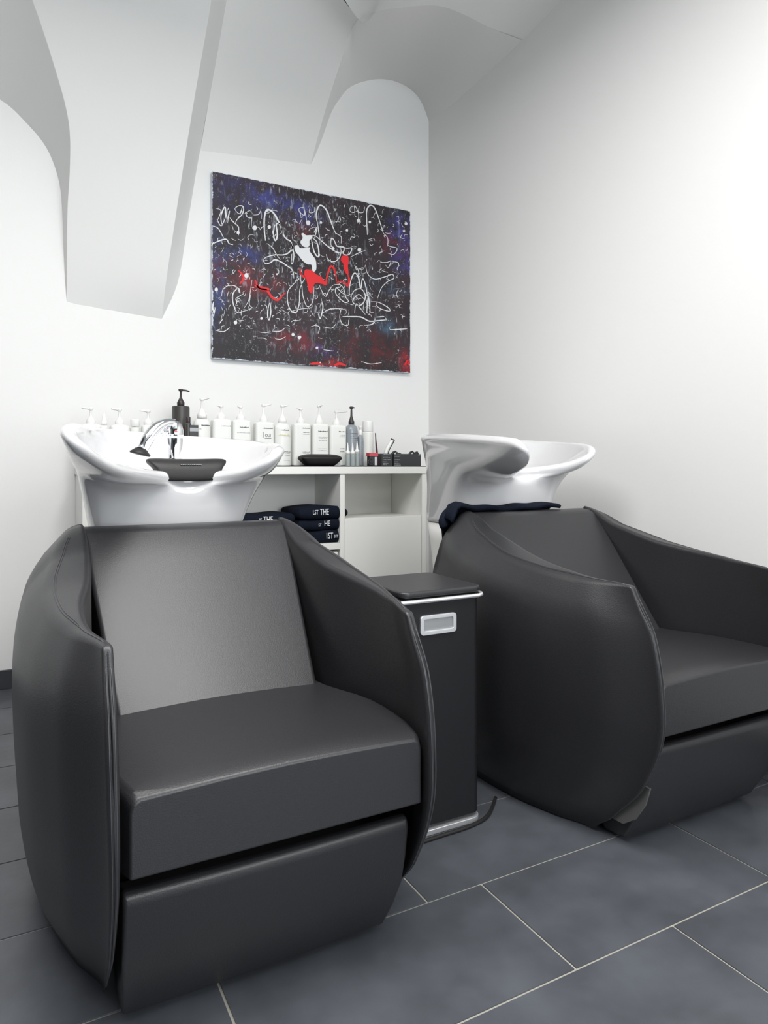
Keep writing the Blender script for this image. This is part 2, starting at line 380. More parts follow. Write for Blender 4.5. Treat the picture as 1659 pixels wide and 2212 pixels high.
# orientation sign so that n points inwards
area2 = sum(R[i].x * R[(i + 1) % NR].y - R[(i + 1) % NR].x * R[i].y for i in range(NR))
SGN = 1 if area2 > 0 else -1
def smooth_ring(r, k):
    for _ in range(k): r = [(r[i - 1] + r[i] * 2 + r[(i + 1) % len(r)]) / 4 for i in range(len(r))]
    return r
base = catp(bpl, 5)
sh = catp(shl, 5)
cols = []
for i in range(NR):
    e = R[i] + Vector((0, 0, -0.024)); c_ = sh[i]; b_ = base[i]
    dn, up_ = (b_ - c_), (e - c_); r = 0.48 * min(dn.length, up_.length, 0.2); p0, p1 = c_ + dn.normalized() * r, c_ + up_.normalized() * r
    col = [b_.lerp(p0, k / 5) for k in range(5)] + [p0.lerp(c_, k / 6).lerp(c_.lerp(p1, k / 6), k / 6) for k in range(7)] + [p1.lerp(e, k / 5) + Vector((0, 0, -0.010 * math.sin(PI * k / 5) * min(1, up_.length / .2))) for k in range(1, 6)]
    cols.append(col)
rings = [smooth_ring([cols[i][k] for i in range(NR)], [0, 1, 1, 2, 3, 4, 5, 6, 6, 6, 6, 6, 5, 4, 3, 1, 0][k]) for k in range(17)]
def off(d, dz):
    return [R[i] + plan_in(i, 0) * (SGN * d) + Vector((0, 0, dz)) for i in range(NR)]
rings += [off(-0.004, -0.016), off(-0.003, -0.008), off(0.001, -0.001), off(0.009, 0.003), smooth_ring(off(0.017, 0.003), 1), smooth_ring(off(0.024, -0.002), 4), smooth_ring(off(0.028, -0.012), 6)]
cen = Vector((0.01, 0.03, 0.0)); RI = smooth_ring(off(0.028, 0), 6); shs = smooth_ring(sh, 4)
def inner(t, sc, zf, k):
    r = []
    for i in range(NR):
        a, b = RI[i], cen + (Vector((shs[i].x, shs[i].y, 0)) - cen) * sc
        q = Vector((a.x + (b.x - a.x) * t, a.y + (b.y - a.y) * t, 0)); zt_ = 0.935 + 0.10 * max(-0.1, b.y)
        q.z = (a.z - 0.012) * (1 - t) + zt_ * t + zf; r.append(q)
    return smooth_ring(r, k)
rings += [inner(.25, .93, -0.004, 2), inner(.55, .93, -0.004, 3), inner(.82, .92, -0.001, 4), inner(1, .86, -0.003, 5), inner(1, .70, -0.014, 6), inner(1, .45, -0.040, 8), inner(1, .2, -0.058, 8), inner(1, .05, -0.062, 8)]
bas = thing('wash_basin', 'white ceramic wash basin with chrome tap and black neck rest, behind the front chair', 'basin', (BX, BY, 0), 'white ceramic wash basins')
bm = bmesh.new(); loft(bm, rings, True, True, True)
bowl = from_bm('bowl', bm, M['ceramic'], bas); bowl.modifiers.clear()
bm = bmesh.new()
pr = []
for sc, z in [(0.80, 0.0), (0.80, 0.3), (0.84, 0.5), (0.93, 0.66), (0.985, 0.731)]:
    pr.append([Vector((p.x * sc, p.y * sc + (1 - sc) * 0.1, z)) for p in base])
loft(bm, pr, True, True, True)
from_bm('pedestal', bm, M['pedestal'], bas).modifiers.clear()
# drain
bm = bmesh.new(); lathe(bm, [(0.0, 0.872), (0.026, 0.872), (0.028, 0.8795), (0.022, 0.881), (0.0, 0.881)], 0.01, 0.03)
from_bm('drain', bm, M['chrome'], bas)
bas2 = copy_tree(bas, (BX + PITCH, BY, 0), 'white ceramic wash basin without a neck rest, seen from its side behind the right chair')
bowl.rotation_euler = (0, 0.04, 0); bowl.location = (-0.04, 0, -0.010)          # the left bowl sits tipped a little to the right
# tap
tap = thing('basin_tap', 'chrome mixer tap with pull-out hand shower on the left basin', 'tap', (0.443, 2.21, 0.957))
bm = bmesh.new(); lathe(bm, [(0.0, 0.0), (0.027, 0.0), (0.027, 0.008), (0.0245, 0.012), (0.0245, 0.073), (0.0, 0.073)], n=32)
from_bm('tap_body', bm, M['chrome'], tap)
bm = bmesh.new(); lathe(bm, [(0.0, 0.0745), (0.0255, 0.0745), (0.0265, 0.085), (0.0255, 0.100), (0.021, 0.115), (0.013, 0.126), (0.0, 0.130)], n=32)
lv = from_bm('lever', bm, M['chrome'], tap)
bm = bmesh.new(); lathe(bm, [(0, 0), (0.0042, 0), (0.0042, 0.001), (0, 0.001)], n=16); bmesh.ops.rotate(bm, verts=bm.verts, matrix=Matrix.Rotation(PI / 2, 3, 'X')); bmesh.ops.translate(bm, verts=bm.verts, vec=(-0.002, -0.0262, 0.093))
from_bm('temperature_mark', bm, M['redprint'], lv)
bm = bmesh.new()
path = cat([(-0.002, 0, 0.118), (-0.028, -0.010, 0.118), (-0.058, -0.020, 0.102), (-0.082, -0.030, 0.074), (-0.098, -0.036, 0.044), (-0.106, -0.040, 0.032)], 26)
rad = [0.0145 + 0.004 * math.sin(PI * k / 25) + 0.002 * k / 25 for k in range(26)]
tube(bm, path, 0, 20, True, rad)
hs = from_bm('hand_shower', bm, M['chrome'], tap)
bm = bmesh.new()
path = cat([(-0.020, -0.002, 0.088), (-0.040, -0.008, 0.088), (-0.058, -0.014, 0.098)], 12)
tube(bm, path, 0.009, 14)
from_bm('shower_holder', bm, M['chrome'], tap)
bm = bmesh.new(); lathe(bm, [(0.0, -0.012), (0.029, -0.012), (0.031, -0.008), (0.022, 0.0), (0.017, 0.006), (0.0, 0.006)], n=28)
bmesh.ops.rotate(bm, verts=bm.verts, matrix=Matrix.Rotation(math.radians(14), 3, 'Y')); bmesh.ops.translate(bm, verts=bm.verts, vec=(-0.108, -0.041, 0.032))
from_bm('spray_head', bm, M['rubber'], hs)

def neck_rest(name, label, loc, rz, flat):
    """gel cushion: flared top pad with a narrower apron folded over the rim"""
    t = thing(name, label, 'neck rest', loc); t.rotation_euler = (0, 0, rz)
    prof = [(0.055, -0.008), (0.045, 0.006), (0.02, 0.014), (-0.01, 0.012), (-0.032, 0.002), (-0.043, -0.018), (-0.044, -0.040), (-0.040, -0.052), (-0.034, -0.046), (-0.030, -0.022), (-0.016, -0.010), (0.01, -0.006), (0.035, -0.014), (0.048, -0.018)]
    rings = []
    for i in range(25):
        u = -1 + 2 * i / 24; r = []
        e = math.sqrt(max(0, 1 - abs(u) ** 6)); 
        for y, z in prof:
            hw = 0.088 + 0.026 * max(0, min(1, (z + 0.012) / 0.02))
            zz = z + 0.004 * u * u - (0.008 * (1 - e) if z > 0 else 0)
            r.append(Vector((u * hw, y * (0.9 + 0.1 * e), zz)))
        rings.append(r)
    bm = bmesh.new(); loft(bm, rings, True, True, True)
    o = from_bm('cushion', bm, M['rubber'], t); o.modifiers.clear(); sb = o.modifiers.new('sub', 'SUBSURF'); sb.levels = 1; sb.render_levels = 2
    bm = bmesh.new()
    x = -0.026
    while x < 0.028:
        w = random.uniform(0.003, 0.006); box(bm, x, x + w * .8, -0.0385, -0.0345, -0.0035, -0.0015); x += w + 0.001
    from_bm('embossed_mark', bm, M['greymetal'], t, smooth=False)
    return t
neck_rest('neck_rest', 'black gel neck rest clipped over the front rim of the left basin', (0.428, 1.965, 0.950), 0, False)

# ------------------------------------------------------------------ console between the chairs
con = thing('armrest_console', 'black console with silver handle and lid trim standing between the two chairs', 'console', (0.95, 1.5, 0))
bm = bmesh.new()
def rrect(x0, x1, y0, y1, r, n=6):
    pts = []
    for cx, cy, a0 in [(x1 - r, y0 + r, -PI / 2), (x1 - r, y1 - r, 0), (x0 + r, y1 - r, PI / 2), (x0 + r, y0 + r, PI)]:
        for k in range(n + 1):
            a = a0 + PI / 2 * k / n; pts.append((cx + r * math.cos(a), cy + r * math.sin(a)))
    return pts
def prism(bm, pts, z0, z1): loft(bm, [[Vector((x, y, z0)) for x, y in pts], [Vector((x, y, z1)) for x, y in pts]], True, True, True)
prism(bm, rrect(-0.10, 0.145, 0, 0.26, 0.02), 0.022, 0.594)
from_bm('cabinet_body', bm, M['panel'], con, bevel=0.003)
bm = bmesh.new(); prism(bm, rrect(-0.10, 0.150, -0.008, 0.26, 0.025), 0.609, 0.626)
from_bm('lid', bm, M['leather'], con, bevel=0.006, seg=4)
bm = bmesh.new()
tube(bm, [(-0.10, -0.006, 0.600), (0.135, -0.006, 0.600), (0.148, -0.002, 0.601), (0.154, 0.008, 0.602), (0.155, 0.03, 0.602), (0.155, 0.05, 0.602)], 0.0055, 8)
from_bm('lid_trim', bm, M['silver'], con)
prism_b = bmesh.new(); prism(prism_b, rrect(-0.098, 0.143, 0.004, 0.255, 0.02), 0.592, 0.614)
from_bm('lid_gap', prism_b, M['dark_base'], con)
# handle: rounded frame with a recess
bm = bmesh.new()
o_ = [(x, z) for x, z in rrect(-0.043, 0.066, 0.512, 0.562, 0.009)]; i_ = [(x, z) for x, z in rrect(-0.033, 0.056, 0.522, 0.552, 0.004)]
loft(bm, [[Vector((x, 0.001, z)) for x, z in o_], [Vector((x, -0.006, z)) for x, z in o_], [Vector((x, -0.006, z)) for x, z in i_], [Vector((x, 0.001, z)) for x, z in i_], [Vector((x, 0.001, z)) for x, z in o_]])
hd = from_bm('handle', bm, M['silver'], con, bevel=0.001)
boxo('handle_recess', (-0.036, 0.059, -0.0015, 0.002, 0.519, 0.555), M['greymetal'], hd, bevel=0)
bm = bmesh.new(); prism(bm, rrect(-0.10, 0.150, -0.006, 0.30, 0.03), 0.0, 0.014)
from_bm('base_trim', bm, M['silver'], con, bevel=0.002)
bm = bmesh.new()
tube(bm, cat([(0.86, 1.470, 0.005), (0.95, 1.474, 0.005), (1.05, 1.478, 0.005), (1.12, 1.50, 0.005), (1.20, 1.57, 0.005)], 30), 0.005, 8)
o = from_bm('power_cable', bm, M['rubber'], None); tag(o, 'thin black cable lying on the floor along the foot of the console', 'cable')

# ------------------------------------------------------------------ white storage cabinet at the back wall
YF = 3.0
cab = thing('storage_cabinet', 'white storage cabinet with open cubbies against the back wall', 'cabinet', (1.05, YF, 0))
def cb(name, x0, x1, y0, y1, z0, z1, m='cabinet', parent=cab): return boxo(name, (x0 - 1.05, x1 - 1.05, y0 - YF, y1 - YF, z0, z1), M[m], parent, bevel=0.0012, seg=2)
cb('top_board', 0.235, 1.87, YF - 0.005, YW - 0.004, 0.907, 0.942)
for x in (0.24, 0.79, 1.372, 1.828): cb('side_panel', x, x + 0.024, YF, YW - 0.004, 0.0, 0.906)
cb('back_panel', 0.265, 1.827, YW - 0.02, YW - 0.006, 0.02, 0.906)
cb('shelf_board', 0.815, 1.371, YF, YW - 0.022, 0.548, 0.578)
cb('shelf_board', 0.265, 0.789, YF, YW - 0.022, 0.548, 0.578)
cb('shelf_board', 1.397, 1.827, YF + 0.02, YW - 0.022, 0.666, 0.690)
d = cb('door', 1.3985, 1.826, YF + 0.002, YF + 0.019, 0.03, 0.694)
for x0, x1 in ((0.817, 1.361), (0.267, 0.787)):
    for z0, z1 in ((0.29, 0.536), (0.03, 0.284)): cb('drawer', x0, x1, YF + 0.004, YF + 0.3, z0, z1)
o = boxo('counter_mat', (0.245, 1.862, YF + 0.0, YW - 0.03, 0.942, 0.9455), M['mat'], None, bevel=0.0006)
tag(o, 'thin black mat covering the top of the white storage cabinet', 'mat')
ZT = 0.9455

# towels
def towel(name, label, cx, y, z, w, dp, h, txt, seed, group, tx=0.0, mx=0.0):
    t = thing(name, label, 'towel', (cx, y, z), group); rnd = random.Random(seed)
    bm = bmesh.new(); n = 22
    prof = []
    for k in range(10): a = -PI / 2 - PI * k / 9; prof.append((0.45 * h + math.cos(a) * 0.45 * h * 1.0, h / 2 + math.sin(a) * h / 2))
    prof = [(p[0], p[1]) for p in prof] + [(dp * .5, h * 0.97), (dp, h * .92), (dp, 0.0), (dp * .5, 0.0)]
    rings = []; ph = rnd.random() * 6
    for i in range(n + 1):
        u = -1 + 2 * i / n; e = (1 - abs(u) ** 8) ** 0.5
        rings.append([Vector((u * w / 2, yy + 0.003 * math.sin(5 * u + ph + zz * 40), zz * (0.55 + 0.45 * e) + h * 0.22 * (1 - e) + (0.004 * math.sin(3 * u + ph) if zz > h / 2 else 0))) for yy, zz in prof])
    loft(bm, rings, True, True, True)
    from_bm('folded_cloth', bm, M['terry'], t).modifiers.clear()
    if txt:
        bm = bmesh.new()
        for s, dx, dz, sz, sx in txt:
            text_bm(bm, s, Matrix.Translation((tx + dx, -0.0045, h * .5 + dz)) @ FRONT, sz, 0.0012, sx)
        x = from_bm('printed_lettering', bm, M['whiteprint'], t, smooth=False)
    return t
zs = 0.578
G1 = 'navy towels folded in the right stack on the cabinet shelf'; G2 = 'navy towels folded in the left stack on the cabinet shelf'
towel('folded_towel', 'folded navy towel at the bottom of the right stack in the cabinet', 1.285, 3.015, zs, 0.235, 0.25, 0.062, [('1ST', 0, 0.004, 0.040, .62), ('5ST', 0.035, 0.0, 0.02, .7)], 1, G1, 0.035)
towel('folded_towel', 'folded navy towel in the middle of the right stack in the cabinet', 1.285, 3.012, zs + 0.062, 0.235, 0.25, 0.052, [('HE', 0.0, 0.006, 0.036, .7), ('ST', -0.037, 0.0, 0.02, .7)], 2, G1, 0.022)
towel('folded_towel', 'folded navy towel on top of the right stack in the cabinet, against the divider', 1.29, 3.005, zs + 0.114, 0.25, 0.25, 0.062, [('THE', 0.0, 0.004, 0.042, .6), ('LST', -0.045, 0.004, 0.03, .6)], 3, G1, 0.0)
towel('folded_towel', 'folded navy towel at the bottom of the left stack, behind the front chair back', 1.02, 3.015, zs, 0.25, 0.25, 0.052, None, 4, G2)
towel('folded_towel', 'folded navy towel in the middle of the left stack, behind the front chair back', 1.02, 3.015, zs + 0.052, 0.25, 0.25, 0.046, None, 5, G2)
towel('folded_towel', 'folded navy towel on top of the left stack, its print beside the basin', 1.015, 3.01, zs + 0.098, 0.26, 0.25, 0.050, [('THE', 0, 0, 0.040, .62), ('IS', -0.035, 0, 0.022, .8)], 6, G2, 0.0)
# towel draped behind the headrest of the right chair
bm = bmesh.new()
prof = cat([(1.905, 0.735), (1.888, 0.785), (1.905, 0.800), (1.935, 0.802), (1.958, 0.792), (1.966, 0.74), (1.968, 0.64)], 26)if False else cat([(0, 1.880, 0.793), (0, 1.895, 0.799), (0, 1.915, 0.800), (0, 1.930, 0.792), (0, 1.936, 0.765), (0, 1.937, 0.72), (0, 1.937, 0.66)], 22)
rings = []
nx = 40
for i in range(nx + 1):
    u = i / nx; x = 1.265 + 0.46 * u; rr = []
    drop = 0.0; 
    for k, p in enumerate(prof):
        wv = 0.004 * math.sin(9 * u + k * .25) + 0.003 * math.sin(23 * u + k * .1)
        z = p.z + wv * 0.7 + 0.010 * math.exp(-((u - 0.05) / 0.1) ** 2) - 0.045 * math.exp(-(u / 0.035) ** 2)
        rr.append(Vector((x, p.y + abs(wv), z)))
    rings.append(rr)
loft(bm, rings, False)
o = from_bm('towel', bm, M['terry'], None); o.modifiers.clear(); sd = o.modifiers.new('sol', 'SOLIDIFY'); sd.thickness = 0.012; sd.offset = 1
tag(o, 'navy towel draped over the back of the right chair below the side-view basin', 'towel')
bm = bmesh.new()
tube(bm, cat([(1.31, 1.935, 0.800), (1.278, 1.935, 0.785), (1.258, 1.93, 0.760), (1.264, 1.93, 0.742)], 14), 0.016, 10)
b_ = from_bm('rolled_corner', bm, M['terry'], o)

# ------------------------------------------------------------------ bottles and small things on the cabinet
def squiggle(bm, x0, x1, y, z, h, r, amp=1.0):
    """a line of tiny print: short upright strokes joined by a bar"""
    x = x0
    while x < x1:
        w = random.uniform(0.0015, 0.004); hh = h * random.uniform(.4, 1) * amp
        box(bm, x, min(x + w, x1), y(x), y(x) + 0.0006, z, z + hh); x += w + random.choice((0.0006, 0.0012))
def bottle(name, label, group, x, w, dp, ztop, zpump, bm_m, pm_m, lines, shape='square', y=3.15, nozzle=None, pr='blackprint', neck=0.018, category='bottle'):
    t = thing(name, label, category, (x, y, ZT), group); H = ztop - ZT; bm = bmesh.new()
    if shape == 'square':
        pts = rrect(-w / 2, w / 2, -dp / 2, dp / 2, min(w, dp) * 0.22, 5)
        R_ = [[Vector((a * s, b * s, z)) for a, b in pts] for s, z in [(0.94, 0), (1, 0.006), (1, H - 0.010), (0.96, H - 0.003), (0.86, H), (0.35, H + 0.006)]]
        loft(bm, R_, True, True, True)
    elif shape == 'flat':
        lathe(bm, [(0, 0), (w / 2 - .002, 0), (w / 2, 0.003), (w / 2, H - 0.004), (w / 2 - .003, H), (0, H)], n=32)
    else:
        lathe(bm, [(0, 0), (w / 2 * .95, 0), (w / 2, 0.005), (w / 2, H - 0.03), (w / 2 * .93, H - 0.015), (w / 2 * .7, H - 0.003), (w / 2 * .4, H + 0.003), (0, H + 0.004)], n=28, sy=dp / w)
    from_bm('bottle_body', bm, bm_m, t, bevel=0)
    zp = zpump - ZT
    if zp - H > 0.02:
        bm = bmesh.new()
        lathe(bm, [(0, H), (neck, H), (neck * 1.05, H + 0.016), (neck * .8, H + 0.024), (neck * .45, H + (zp - H) * .45), (0.0055, H + (zp - H) * .5), (0.0045, zp - 0.012), (0.009, zp - 0.011), (0.0105, zp - 0.002), (0.007, zp), (0, zp)], n=18)
        p = from_bm('pump', bm, pm_m, t)
        if nozzle:
            dx, dy, dz = nozzle; bm = bmesh.new()
            tube(bm, cat([(0, 0, zp - 0.006), (dx * .6, dy * .6, zp - 0.006 + dz * .3), (dx, dy, zp - 0.008 + dz)], 10), 0, 8, True, [0.0052 - 0.002 * k / 9 for k in range(10)])
            from_bm('nozzle', bm, pm_m, p)
    if lines:
        bm = bmesh.new(); yy = (lambda x: -dp / 2 - 0.0004) if shape == 'square' else (lambda x: -math.sqrt(max(0, 1 - (x / (w / 2)) ** 2)) * dp / 2 - 0.0005)
        for x0, x1, z, h in lines:
            squiggle(bm, x0 * w, x1 * w, yy, z - ZT, h, 0)
        from_bm('label_print', bm, M[pr], t, smooth=False)
    return t
GB = 'white pump bottles standing in a row on the cabinet'
std = lambda a=.0, b=.42: [(a - .02, b, 1.126, 0.0055), (a + .02, b - .06, 1.106, 0.0026), (a + .0, b - .04, 1.098, 0.002)]
low = [(-.02, .40, 1.012, 0.003), (.02, .35, 1.006, 0.002), (0, .38, 0.997, 0.003), (.02, .34, 0.993, 0.0012), (-.02, .34, 0.972, 0.0014)]
bottle('pump_bottle', 'white pump bottle farthest left on the cabinet, mostly behind the basin rim', GB, 0.285, 0.080, .055, 1.118, 1.192, M['bottle'], M['pump'], [], nozzle=(-0.036, -0.01, 0.004))
bottle('pump_bottle', 'white pump bottle third from the left, between a cone bottle and a round cap', GB, 0.399, 0.078, .055, 1.118, 1.192, M['bottle'], M['pump'], [], nozzle=(-0.034, -0.012, 0.004))
bottle('pump_bottle', 'white pump bottle just left of the tap, with a hooked nozzle', GB, 0.517, 0.056, .05, 1.120, 1.190, M['bottle'], M['pump'], [], nozzle=(-0.036, -0.01, 0.004))
# cone topped and capped bottle
t = thing('nozzle_bottle', 'small white cone-topped bottle second from the left on the cabinet', 'bottle', (0.3385, 3.16, ZT))
bm = bmesh.new(); lathe(bm, [(0, 0), (0.0165, 0), (0.0165, 0.160), (0.014, 0.172), (0, 0.174)], n=20); from_bm('bottle_body', bm, M['bottle'], t)
bm = bmesh.new(); lathe(bm, [(0, 0.1745), (0.013, 0.1745), (0.012, 0.186), (0.006, 0.215), (0.003, 0.230), (0, 0.230)], n=18); from_bm('cone_cap', bm, M['pump'], t)
t = thing('capped_bottle', 'white bottle with a plain round cap, fourth from the left on the cabinet', 'bottle', (0.464, 3.16, ZT))
bm = bmesh.new(); lathe(bm, [(0, 0), (0.0205, 0), (0.0205, 0.165), (0, 0.170)], n=22); from_bm('bottle_body', bm, M['bottle'], t)
bm = bmesh.new(); lathe(bm, [(0, 0.171), (0.019, 0.171), (0.0195, 0.199), (0.017, 0.203), (0, 0.203)], n=22); from_bm('cap', bm, M['pump'], t)
# big dark pump bottle and two little ones
bottle('pump_bottle', 'tall dark brown pump bottle behind the chrome tap, tallest on the cabinet', None, 0.657, 0.077, .077, 1.212, 1.290, M['dbottle'], M['dpump'], [], 'flat', nozzle=(0.036, -0.012, -0.004), neck=0.016)
t = thing('small_bottle', 'small black stepped bottle in front of the tall dark pump bottle', 'bottle', (0.670, 3.06, ZT))
bm = bmesh.new(); lathe(bm, [(0, 0), (0.013, 0), (0.013, 0.18), (0.011, 0.186), (0, 0.186)], n=18); from_bm('bottle_body', bm, M['dbottle'], t)
bm = bmesh.new(); lathe(bm, [(0, 0.187), (0.010, 0.187), (0.010, 0.213), (0, 0.214)], n=18); from_bm('cap', bm, M['dpump'], t)
t = thing('small_box', 'small black box with grey label between dark and white pump bottles', 'box', (0.691, 3.06, ZT))
bm = bmesh.new(); box(bm, -0.018, 0.020, -0.015, 0.015, 0, 0.178); from_bm('carton', bm, M['boxblack'], t, bevel=0.001)
bm = bmesh.new(); box(bm, -0.017, 0.019, -0.0158, -0.0152, 0.150, 0.166); from_bm('label_print', bm, M['greymetal'], t, smooth=False)
bottle('spray_bottle', 'white trigger-topped bottle just right of the tall dark bottle', GB, 0.751, 0.078, .05, 1.160, 1.253, M['bottle'], M['pump'], [(-.1, .42, 1.126, 0.006), (-.2, -.1, 1.11, .003)], 'round', nozzle=(0.030, -0.02, 0.010), neck=0.022)
bottle('pump_bottle', 'white square pump bottle, first right of the trigger-topped bottle', GB, 0.839, 0.088, .06, 1.158, 1.225, M['bottle'], M['pump'], [(-.1, .42, 1.126, 0.0045)], nozzle=(-0.022, -0.012, 0.004))
bottle('pump_bottle', 'white square pump bottle above the right end of the basin rim, second of the squares', GB, 0.931, 0.088, .06, 1.157, 1.225, M['bottle'], M['pump'], [(-.15, .32, 1.122, 0.006), (-.3, .4, 1.098, .002)], nozzle=(-0.020, -0.014, 0.004))
t10 = bottle('pump_bottle', 'white pump bottle with a small boxed three-letter mark, at the basin end', GB, 1.041, 0.092, .06, 1.151, 1.238, M['bottle'], M['pump'], [(-.1, .40, 1.120, 0.006)], nozzle=(0.034, -0.012, 0.008))
bm = bmesh.new(); text_bm(bm, 'OUI', Matrix.Translation((0.012, -0.0305, 1.088 - ZT)) @ FRONT, 0.020, 0.0003, .8); box(bm, -0.012, -0.010, -0.0308, -0.0302, 1.078 - ZT, 1.105 - ZT); box(bm, -0.004, 0.028, -0.0308, -0.0302, 1.074 - ZT, 1.076 - ZT)
from_bm('label_lettering', bm, M['blackprint'], t10, smooth=False)
t11 = bottle('pump_bottle', 'white rounded pump bottle with yellow print right of the basin', GB, 1.135, 0.084, .06, 1.150, 1.238, M['bottle'], M['pump'], [(-.2, .30, 1.114, 0.006)] + low, 'round', nozzle=(0.026, -0.012, 0.008), neck=0.02)
bm = bmesh.new(); squiggle(bm, -0.03, 0.03, lambda x: -0.0305 * math.sqrt(max(0, 1 - (x / 0.042) ** 2)) - 0.0006, 1.088 - ZT, 0.010, 0)
from_bm('yellow_label_print', bm, M['yellowprint'], t11, smooth=False)
bottle('pump_bottle', 'white square pump bottle directly behind the spare neck rest, at its left end', GB, 1.229, 0.089, .06, 1.150, 1.228, M['bottle'], M['pump'], std(.0, .42) + low, nozzle=(-0.024, -0.012, 0.004))
t13 = bottle('pump_bottle', 'white rounded pump bottle with big capital print, between two square ones behind the neck rest', GB, 1.325, 0.086, .06, 1.151, 1.246, M['bottle'], M['pump'], [(-.18, .38, 1.112, 0.007), (-.18, .38, 1.086, 0.0018), (-.12, .36, 1.079, 0.0012), (-.15, .34, 1.070, 0.0018), (-.18, .34, 1.030, 0.0012), (-.18, .34, 1.020, 0.002)], nozzle=(0.008, -0.030, 0.006), neck=0.02)
bottle('pump_bottle', 'white square pump bottle with a long straight spout, beside the blue-grey bottle', GB, 1.419, 0.089, .06, 1.147, 1.222, M['bottle'], M['pump'], [(.0, .42, 1.114, 0.005), (.1, .36, 1.098, .002), (.05, .4, 1.090, .0012), (.08, .34, 1.03, .005), (.08, .34, 1.015, .004)], nozzle=(0.058, -0.004, 0.006))
bottle('pump_bottle', 'blue-grey pump bottle with a dark plum pump', None, 1.502, 0.066, .06, 1.152, 1.246, M['bluebottle'], M['dpump'], [(-.42, .38, 1.106, 0.004), (-.38, .1, 1.094, .0016), (-.38, .36, 1.084, .0022), (-.38, .2, 1.075, .0026)], 'round', nozzle=(0.004, -0.024, 0.0), neck=0.0145)
bottle('small_bottle', 'narrow grey-blue bottle with a white spray top right of the blue-grey pump bottle', None, 1.552, 0.030, .03, 1.102, 1.150, M['bluebottle'], M['pump'], [], 'round', neck=0.010)
bm = bmesh.new(); lathe(bm, [(0, 0), (0.029, 0), (0.0295, 0.003), (0.0295, 0.170), (0.0275, 0.178), (0.025, 0.236 - 0.0), (0.02, 0.239), (0, 0.240)], n=28)
t = thing('spray_can', 'plain white cylinder can right of the blue-grey bottles', 'can', (1.600, 3.16, ZT))
bm.free(); bm = bmesh.new(); lathe(bm, [(0, 0), (0.029, 0), (0.0295, 0.003), (0.0295, 0.170), (0.028, 0.174), (0, 0.175)], n=28); from_bm('can_body', bm, M['bottle'], t)
bm = bmesh.new(); lathe(bm, [(0, 0.1755), (0.0275, 0.1755), (0.0275, 0.225), (0.025, 0.232), (0, 0.233)], n=28); from_bm('cap', bm, M['pump'], t)
GA = 'small applicator bottles with pointed tips'
for x, y, lab, h in [(1.437, 3.055, 'small applicator bottle with pointed tip, leftmost of three before the blue-grey bottle', 0.064), (1.4635, 3.055, 'small applicator bottle with pointed tip, middle one of three before the blue-grey bottle', 0.064), (1.4925, 3.065, 'small applicator bottle with pointed tip, rightmost and tallest of the three', 0.072)]:
    t = thing('applicator_bottle', lab, 'bottle', (x, y, ZT), GA)
    bm = bmesh.new(); lathe(bm, [(0, 0), (0.0118, 0), (0.0122, 0.002), (0.0122, h - 0.012), (0.011, h - 0.006), (0, h - 0.005)], n=18); from_bm('bottle_body', bm, M['applicator'], t)
    bm = bmesh.new(); lathe(bm, [(0, h - 0.005), (0.0115, h - 0.005), (0.0115, h + 0.006), (0.006, h + 0.010), (0.0035, h + 0.036), (0.0015, h + 0.050), (0, h + 0.050)], n=16); from_bm('pointed_cap', bm, M['pump'], t)
# spare neck rest, lying on the counter
nr = thing('neck_rest', 'spare black gel neck rest lying on the cabinet in front of the bottles', 'neck rest', (1.29, 3.055, ZT))
rings = []
for i in range(25):
    u = -1 + 2 * i / 24; e = (1 - abs(u) ** 5) ** 0.6 if abs(u) < 1 else 0
    prof = [(-0.045, 0.030), (-0.048, 0.042), (-0.030, 0.054), (0.0, 0.058), (0.03, 0.054), (0.045, 0.040), (0.040, 0.028), (0.03, 0.001), (0.0, 0.0), (-0.035, 0.001)]
    rings.append([Vector((u * (0.108 if z > 0.02 else 0.072), y * (0.6 + .4 * e), (z if z < 0.02 else 0.036 + (z - 0.036) * (0.15 + 0.85 * e)))) for y, z in prof])
bm = bmesh.new(); loft(bm, rings, True, True, True)
o = from_bm('cushion', bm, M['rubber'], nr); o.modifiers.clear(); sb = o.modifiers.new('sub', 'SUBSURF'); sb.levels = 1; sb.render_levels = 2
# small pale box under the end of the spare neck rest
o = boxo('small_carton', (1.372, 1.405, 3.070, 3.095, ZT, ZT + 0.03), M['bottle'], None, bevel=0.001); tag(o, 'small white carton poking out behind the spare neck rest', 'box')
# red and white packet, coil, brush, combs, clip box
t = thing('small_packet', 'small packet with red top and white front beside the black boxes', 'box', (1.575, 3.05, ZT))
bm = bmesh.new(); box(bm, -0.020, 0.024, 0, 0.03, 0, 0.048); from_bm('packet_body', bm, M['boxblack'], t, bevel=0.001)
bm = bmesh.new(); box(bm, -0.023, 0.026, -0.003, 0.033, 0.048, 0.066); from_bm('red_lid', bm, M['red'], t, bevel=0.001)
bm = bmesh.new(); box(bm, 0.008, 0.013, -0.0012, -0.0002, 0.004, 0.045); box(bm, 0.016, 0.021, -0.0012, -0.0002, 0.004, 0.045); from_bm('white_stripes', bm, M['whiteprint'], t, smooth=False)
bm = bmesh.new(); tube(bm, [(1.552 + 0.016 * math.cos(a), 3.030, ZT + 0.018 + 0.014 * math.sin(a)) for a in [k * PI / 12 for k in range(5, 25)]], 0.0035, 8)
o = from_bm('hair_band', bm, M['clip'], None); tag(o, 'small black ring-shaped band leaning on the red-topped packet', 'hair band')
bm = bmesh.new(); tube(bm, cat([(1.606, 3.06, ZT + 0.005), (1.603, 3.062, ZT + 0.06), (1.598, 3.064, ZT + 0.11), (1.595, 3.066, ZT + 0.165)], 16), 0, 8, True, [0.0028 + 0.0022 * math.sin(PI * min(1, k / 13)) for k in range(16)])
